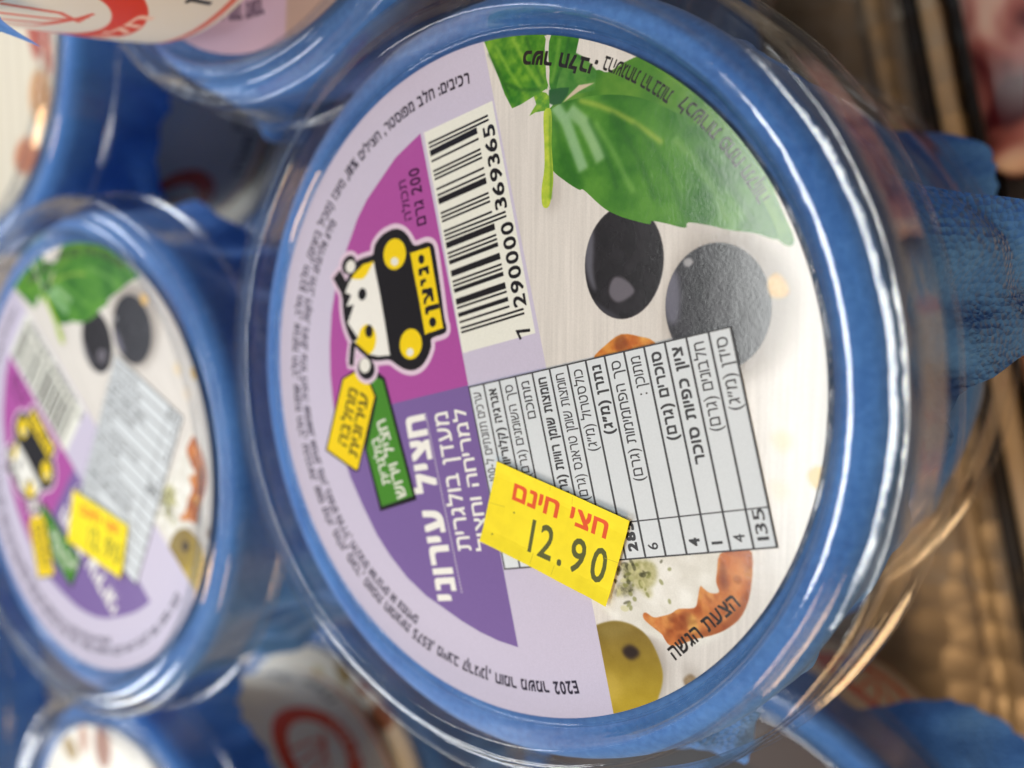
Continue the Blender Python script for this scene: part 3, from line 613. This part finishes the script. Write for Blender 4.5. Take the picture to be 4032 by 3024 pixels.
def lid_mesh(seed):
    prof = spline([(0.5, -.15), (20, -.15), (40, -.15), (45.3, -.15), (45.9, .1), (46.4, 1.0), (46.75, 2.4), (47.0, 3.9), (47.3, 4.7), (47.9, 4.97), (48.7, 5.05), (49.4, 5.0), (49.9, 4.7), (50.3, 3.8), (50.8, 3.0), (51.5, 2.76), (52.4, 2.78), (53.2, 2.86), (53.8, 2.84), (54.3, 2.3), (54.6, .9),
                   (54.75, -2), (54.95, -5), (55.1, -7.0), (55.3, -7.8), (55.8, -8.1), (56.2, -8.4), (56.3, -9.2)], 4)
    d = np.gradient(prof, axis=0); d /= np.linalg.norm(d, axis=1)[:, None]; nrm = np.c_[-d[:, 1], d[:, 0]]
    inner = prof - nrm * .38
    P = np.r_[prof, inner[::-1]]
    nu = 220; th = np.arange(nu) / nu * 2 * np.pi; r = np.random.default_rng(seed)
    rr = P[:, 0][:, None] + 0 * th; zz = P[:, 1][:, None] + 0 * th
    wgt = np.clip((P[:, 0] - 45.5) / 6, 0, 1)[:, None]
    for k in (2, 3, 5, 9, 14, 23, 31, 47):
        a = .28 / k ** .75; rr = rr + wgt * a * r.normal() * np.cos(k * th + r.uniform(0, 6)) * .6; zz = zz + wgt * a * r.normal() * np.cos(k * th + r.uniform(0, 6)) * .28
    V = np.stack([rr * np.cos(th), rr * np.sin(th), zz], -1) / 1000
    return grid_mesh('clear_lid', V, nu, len(P))

def cup_mesh():
    P = spline([(49.6, -1.6), (49.2, -6), (47.5, -16), (44.5, -34), (41.5, -50), (39.3, -60), (38.2, -62.5), (36, -63.5), (20, -63.2), (0.5, -63)], 4)
    nu = 128; th = np.arange(nu) / nu * 2 * np.pi
    V = np.stack([P[:, 0][:, None] * np.cos(th), P[:, 0][:, None] * np.sin(th), P[:, 1][:, None] + 0 * th], -1) / 1000
    uv = np.stack([(th / (2 * np.pi))[None, :] + 0 * P[:, :1], np.clip((P[:, 1] + 63) / 62, 0, 1)[:, None] + 0 * th], -1)
    return grid_mesh('printed_cup', V, nu, len(P), True, uv)

def napkin_mesh(seed, flaps, side, out, down, pleat=1.0, rnd=False):
    """flaps: list of (azimuth deg, half width deg, extra length mm); side: length of cloth along the sides"""
    r = np.random.default_rng(seed); nu = 360; th = np.arange(nu) / nu * 2 * np.pi
    ns = 64; smax = np.full(nu, float(side))
    for az, hw, ex in flaps:
        dl = np.abs((np.degrees(th) - az + 180) % 360 - 180); c_ = np.clip(1 - dl / hw, 0, 1); smax = np.maximum(smax, side + ex * (c_ if ex > 0 else 0)) if not rnd else np.maximum(smax, side + ex * np.sin(c_ * np.pi / 2) ** .8)
    smax += r.normal(0, .25, nu)
    ph = [r.uniform(0, 6.28) for _ in range(6)]
    fold = sum(np.cos(k * th + p) * a for k, p, a in zip((4, 7, 11, 17, 29, 43), ph, (1, .9, .7, .5, .35, .2)))
    t = np.linspace(0, 1, ns)[:, None]; S = np.where(t < .45, t / .45 * 48, 48 + (t - .45) / .55 * (smax[None, :] - 48))
    S = np.maximum(S, .3)
    rr = np.where(S < 48.5, S, 0); zz = np.full_like(S, -.85)
    u = np.clip((S - 48.5) / 5.0, 0, 1) * np.pi / 2
    rr = np.where(S >= 48.5, 48.5 + 3.2 * np.sin(u), rr); zz = np.where(S >= 48.5, -.85 - 3.2 * (1 - np.cos(u)), zz)
    v = np.clip(S - 53.5, 0, 10.5); zz = zz - v; v2 = np.clip(S - 64, 0, None); q = 1 - np.exp(-v2 / 5)
    rr = rr + v2 * out * q; zz = zz - v2 * down
    wv = np.clip((S - 54) / 18, 0, 1) * pleat
    rr = rr + fold * wv * 1.3 - wv * 1.0; zz = zz + wv * v2 * .04 * fold
    wob = np.clip((S - 62) / 14, 0, 1); T_ = th[None, :]
    zz = zz + wob * (.9 * np.sin(9 * T_ + S * .22 + ph[0]) + .5 * np.sin(17 * T_ - S * .35 + ph[1]) + .5 * np.sin(41 * T_ + S * .5 + ph[2]))
    rr = rr + wob * (.8 * np.sin(13 * T_ + S * .3 + ph[3]) + .4 * np.sin(31 * T_ + S * .6 + ph[4]))
    V = np.stack([rr * np.cos(th), rr * np.sin(th), zz], -1) / 1000
    return grid_mesh('napkin', V, nu, ns)

def disc_mesh(r=45.0, z0=-.02, z1=.10):
    n = 220; th = np.arange(n) / n * 2 * np.pi; me = bpy.data.meshes.new('label_disc')
    v = [(r * math.cos(a) / 1000, r * math.sin(a) / 1000, z / 1000) for z in (z0, z1) for a in th]
    f = [tuple(range(n, 2 * n))] + [(i, (i + 1) % n, n + (i + 1) % n, n + i) for i in range(n)]
    me.from_pydata(v, [], f); l = me.uv_layers.new(name='print')
    for lp in l.data: pass
    vi = np.empty(len(me.loops), np.int32); me.loops.foreach_get('vertex_index', vi); co = np.array(v)[vi][:, :2] * 1000
    l.data.foreach_set('uv', (co / 92 + .5).ravel()); me.update(); return me

def sticker_mesh(Q, z, thk, curl, name):
    o, xa, ya, L = frame_of(Q); W_, H_ = np.ptp(L[:, 0]), np.ptp(L[:, 1]); n = 24
    # true outline: the traced corners
    u = np.linspace(0, 1, n); U, Vv = np.meshgrid(u, u)
    c = [np.array(p) for p in (Q[3], Q[2], Q[1], Q[0])]
    X = (1 - U)[..., None] * (1 - Vv)[..., None] * c[0] + U[..., None] * (1 - Vv)[..., None] * c[1] + U[..., None] * Vv[..., None] * c[2] + (1 - U)[..., None] * Vv[..., None] * c[3]
    Z = z + curl(U, Vv); top = np.concatenate([X, Z[..., None]], -1); bot = np.concatenate([X, (Z - thk)[..., None]], -1)
    verts = np.r_[top.reshape(-1, 3), bot.reshape(-1, 3)] / 1000; idx = np.arange(n * n).reshape(n, n); F = []; uv = []
    for i in range(n - 1):
        for j in range(n - 1): F.append((idx[i, j], idx[i, j + 1], idx[i + 1, j + 1], idx[i + 1, j]))
    ring = list(idx[0, :]) + list(idx[1:, -1]) + list(idx[-1, -2::-1]) + list(idx[-2:0:-1, 0])
    for a, b in zip(ring, ring[1:] + ring[:1]): F.append((int(a), int(a) + n * n, int(b) + n * n, int(b)))
    me = bpy.data.meshes.new(name); me.from_pydata(verts.tolist(), [], [tuple(int(k) for k in f) for f in F])
    l = me.uv_layers.new(name='print'); vi = np.empty(len(me.loops), np.int32); me.loops.foreach_get('vertex_index', vi)
    uvv = np.stack([U, Vv], -1).reshape(-1, 2); uvv = np.r_[uvv, uvv][vi]; l.data.foreach_set('uv', uvv.ravel()); me.update(); return me

ME_LID = [lid_mesh(1), lid_mesh(2), lid_mesh(3)]
ME_CUP = cup_mesh()
ME_DISC = disc_mesh()
ME_TABLE = sticker_mesh(TQ, .20, .08, lambda U, V: 0.02 * np.sin(U * 9) * V, 'nutrition_sticker')
ME_PRICE = sticker_mesh(PQ, .42, .09, lambda U, V: .22 * np.clip(np.abs(U - .5) - .36, 0, 1) * 7 * (1 - .5 * V) + .30 * np.clip(np.abs(V - .5) - .34, 0, 1) * 5 + .05 * np.sin(U * 11 + V * 5), 'price_sticker')
NAP = {
    'main': napkin_mesh(11, [(13, 17, 38), (355, 7, 5), (128, 16, 26), (205, 15, 20), (292, 15, 22)], 66, .50, .80),
    'drape': napkin_mesh(12, [(20, 34, 34), (110, 30, 34), (200, 34, 34), (290, 30, 34)], 74, .10, .98, 1.6),
    'drape2': napkin_mesh(13, [(45, 30, 36), (135, 34, 30), (225, 30, 36), (315, 34, 30)], 72, .16, .95, 1.8),
    'short': napkin_mesh(15, [(60, 26, 16), (150, 30, 22), (240, 26, 22), (345, 24, 10)], 70, .10, .98, .8),
    'low': napkin_mesh(16, [(37, 14, 12), (160, 20, 20), (290, 18, 14)], 64, .80, .25, .8, True),
    'low2': napkin_mesh(17, [(34, 28, 19), (150, 20, 20), (250, 18, 14)], 64, .80, .60, .8, True),
    'stack': napkin_mesh(14, [(40, 18, 30), (150, 18, 30), (280, 16, 23), (350, 10, 4)], 62, -.02, 1.0, .8),
}

def tub(loc, yaw, kind, nap, label, lid=0, tilt=(0, 0), group=None, price=False, table=False, cup_yaw=0):
    e = bpy.data.objects.new('cheese_tub', None); C.objects.link(e); e.empty_display_size = .02
    zb = Vector((tilt[0], tilt[1], 1)).normalized(); q = Vector((0, 0, 1)).rotation_difference(zb)
    e.rotation_euler = q.to_euler()
    e.location = Vector([v / 1000 for v in loc])
    e['label'] = label; e['category'] = 'cheese tub'
    if group: e['group'] = group
    rz = lambda o, a: setattr(o, 'rotation_euler', (0, 0, R(a)))
    rz(mk('lid', ME_LID[lid], e, M_PL), yaw * 2); rz(mk('label', ME_DISC, e, M_LABEL[kind]), yaw)
    rz(mk('napkin', NAP[nap], e, M_NAP), 0 if nap in ('main', 'stack', 'low', 'low2') else yaw * .5)
    rz(mk('cup', ME_CUP, e, M_CUP), cup_yaw)
    if table is True: mk('nutrition_sticker', ME_TABLE, e, M_TABLE)
    elif table:
        o = mk('nutrition_sticker', ME_TABLE, e, M_TABLE); o.location = (table[0] / 1000, table[1] / 1000, 0); rz(o, table[2])
    if price is True: mk('price_sticker', ME_PRICE, e, M_PRICE)
    elif price:
        o = mk('price_sticker', ME_PRICE, e, M_PRICE); o.location = (price[0] / 1000, price[1] / 1000, 0); rz(o, price[2])
    return e

G = 'round cheese tubs with clear lids over blue napkins'
tub((0, 0, 0), 0, 'purple', 'main', 'large sharp tub in front with purple label, bar code and yellow 12.90 price sticker', 0, (0, 0), G, True, True)
tub((-110.5, -22, 1.2), 35.6, 'purple', 'drape', 'blurred tub at left with purple label turned askew and its own yellow price sticker', 1, (.03, .02), G, (-4.5, 3, 1), (-1.1, -9.3, 50), 50)
tub((-50, 97, -1), 0, 'pink', 'drape2', 'tub at top left with lilac label, carrying a white cup on its lid', 2, (0, 0), G, False, False, 20)
tub((-168, 74, -4), 0, 'cream', 'drape', 'tub at left edge with cream label picturing dried tomatoes', 0, (0, 0), G, False, False, 117)
tub((-132, -141, -15), 60, 'white', 'short', 'tub in the lower left corner with white food label, lid barely in view', 1, (0, 0), G, False, False, -12)
tub((-62, 99, 63.5), 0, 'white', 'stack', 'white cup with red ring logo stacked on the lilac labelled tub', 2, (0, .10), G, False, False, 212)
tub((-4, 2, -66), 80, 'pink', 'low', 'dark tub directly beneath the front tub, its clear rim showing at right', 1, (0, 0), G)
tub((3, -113, -67), 130, 'painted_shade', 'low2', 'dark lower tub below the bottom right of the front tub, only lid rings visible', 2, (0, 0), G)
tub((-132, -141, -81), 10, 'white', 'drape', 'lower tub under the lower left corner tub', 0, (0, 0), G)
tub((-110, -22, -66), 10, 'cream', 'drape2', 'lower tub under the askew purple labelled tub', 1, (0, 0), G)

tub((-168, 76, -70), 60, 'white', 'short', 'lower tub under the cream labelled tub', 2, (0, 0), G)
tub((-50, 97, -67), 200, 'purple', 'drape', 'lower tub under the lilac labelled tub', 1, (0, 0), G)
tub((-246, -104, -6), 150, 'cream', 'short', 'pale tub just inside the left edge, behind the two purple labelled tubs', 1, (0, 0), G)
# ---------------------------------------------------------------- shelf and far packs
def shelf_mat(name, c0, c1, rough=.45, hammer=True):
    m, nt, p = newmat(name); N = nt.nodes.new
    tc = N('ShaderNodeTexCoord'); n = N('ShaderNodeTexNoise'); n.inputs['Scale'].default_value = 22; n.inputs['Detail'].default_value = 4
    r = N('ShaderNodeValToRGB'); r.color_ramp.elements[0].color = (*c0, 1); r.color_ramp.elements[1].color = (*c1, 1); r.color_ramp.elements[0].position = .35; r.color_ramp.elements[1].position = .68
    vo = N('ShaderNodeTexVoronoi'); vo.inputs['Scale'].default_value = 120; vo.inputs['Randomness'].default_value = .35
    b = N('ShaderNodeBump'); b.inputs['Strength'].default_value = .14 if hammer else .05; b.inputs['Distance'].default_value = .002
    link(nt, tc, 'Object', n, 'Vector'); link(nt, tc, 'Object', vo, 'Vector'); link(nt, n, 'Fac', r, 'Fac'); link(nt, r, 'Color', p, 'Base Color')
    ln = N('ShaderNodeVectorMath'); ln.operation = 'LENGTH'; sx_ = N('ShaderNodeVectorMath'); sx_.operation = 'MULTIPLY'; sx_.inputs[1].default_value = (1, 1, 0)
    mr = N('ShaderNodeMapRange')
    for k_, v_ in zip(('From Min', 'From Max', 'To Min', 'To Max'), (.0525, .0545, .10, .85)): mr.inputs[k_].default_value = v_
    link(nt, tc, 'Object', sx_, 0); link(nt, sx_, 0, ln, 0); nt.links.new(ln.outputs['Value'], mr.inputs[0]); nt.links.new(mr.outputs[0], b.inputs['Strength'])
    link(nt, vo, 'Distance', b, 'Height'); link(nt, b, 'Normal', p, 'Normal'); p.inputs['Roughness'].default_value = rough; p.inputs['Metallic'].default_value = .35 if hammer else .1
    return m
def box(name, cx, cy, cz, sx, sy, sz, rot, mat, parent=None, bev=.0012):
    import bmesh
    bm = bmesh.new(); bmesh.ops.create_cube(bm, size=1); bmesh.ops.scale(bm, vec=(sx, sy, sz), verts=bm.verts)
    bmesh.ops.bevel(bm, geom=bm.edges[:], offset=bev, segments=3, affect='EDGES', profile=.5)
    me = bpy.data.meshes.new(name); bm.to_mesh(me); bm.free()
    for q in me.polygons: q.use_smooth = True
    o = mk(name, me, parent, mat, (cx, cy, cz)); o.rotation_euler = (0, 0, rot); return o
M_SH = shelf_mat('hammered_shelf', (.40, .32, .235), (.54, .45, .34))
M_RD = shelf_mat('dark_rail', (.012, .010, .010), (.03, .025, .022), .5, False)
M_RG = shelf_mat('gold_rail', (.52, .40, .25), (.66, .54, .38), .4, False)
sh = box('shelf', -.36, -.0, -.155, 1.20, 1.10, .012, 0, M_SH); sh['kind'] = 'structure'
ang = math.atan2(1, -.22) - math.pi / 2
def rail(x0, wd, ht, mat, nm='shelf_rail'):
    # the rail line passes (x0, 0) with direction (-0.22, 1)
    return box(nm, x0, 0, -.149 + ht / 2, wd, .70, ht, ang, mat, sh)
for o in (rail(.0240, .0035, .006, M_RG), rail(.0335, .004, .009, M_RD), rail(.0385, .0045, .013, M_RG), rail(.0435, .0035, .009, M_RD)):
    o.location = o.location - sh.location
# packs of meat beyond the rail
def pack_mat(name, cols):
    m, nt, p = newmat(name); N = nt.nodes.new; tc = N('ShaderNodeTexCoord'); n = N('ShaderNodeTexNoise'); n.inputs['Scale'].default_value = 34; n.inputs['Detail'].default_value = 2; n.inputs['Distortion'].default_value = 1.2
    r = N('ShaderNodeValToRGB'); cr = r.color_ramp; cr.elements[0].color = (*cols[0], 1); cr.elements[0].position = .35; cr.elements[1].color = (*cols[-1], 1); cr.elements[1].position = .65
    for k, c_ in enumerate(cols[1:-1]): e = cr.elements.new(.35 + .3 * (k + 1) / (len(cols) - 1)); e.color = (*c_, 1)
    link(nt, tc, 'Object', n, 'Vector'); link(nt, n, 'Fac', r, 'Fac'); link(nt, r, 'Color', p, 'Base Color'); p.inputs['Roughness'].default_value = .25; return m
M_P1 = pack_mat('sliced_meat_film', [(.07, .006, .012), (.40, .14, .13), (.66, .40, .36), (.74, .62, .54)])
M_P2 = pack_mat('cream_pack_film', [(.55, .42, .28), (.66, .54, .40), (.60, .25, .20)])
def pack(name, x, y, z, sx, sy, sz, rot, mat, label, cat_):
    o = box(name, x, y, z, sx, sy, sz, rot, mat, None, .004); o['label'] = label; o['category'] = cat_; return o
pack('meat_pack', .0655, .078, -.132, .070, .068, .026, .216, M_P1, 'red and pink sliced meat pack in the top right corner', 'food pack')
pack('cheese_pack', .0790, -.002, -.135, .066, .080, .022, .216, M_P2, 'pale cream pack at right edge beyond the shelf rail', 'food pack')
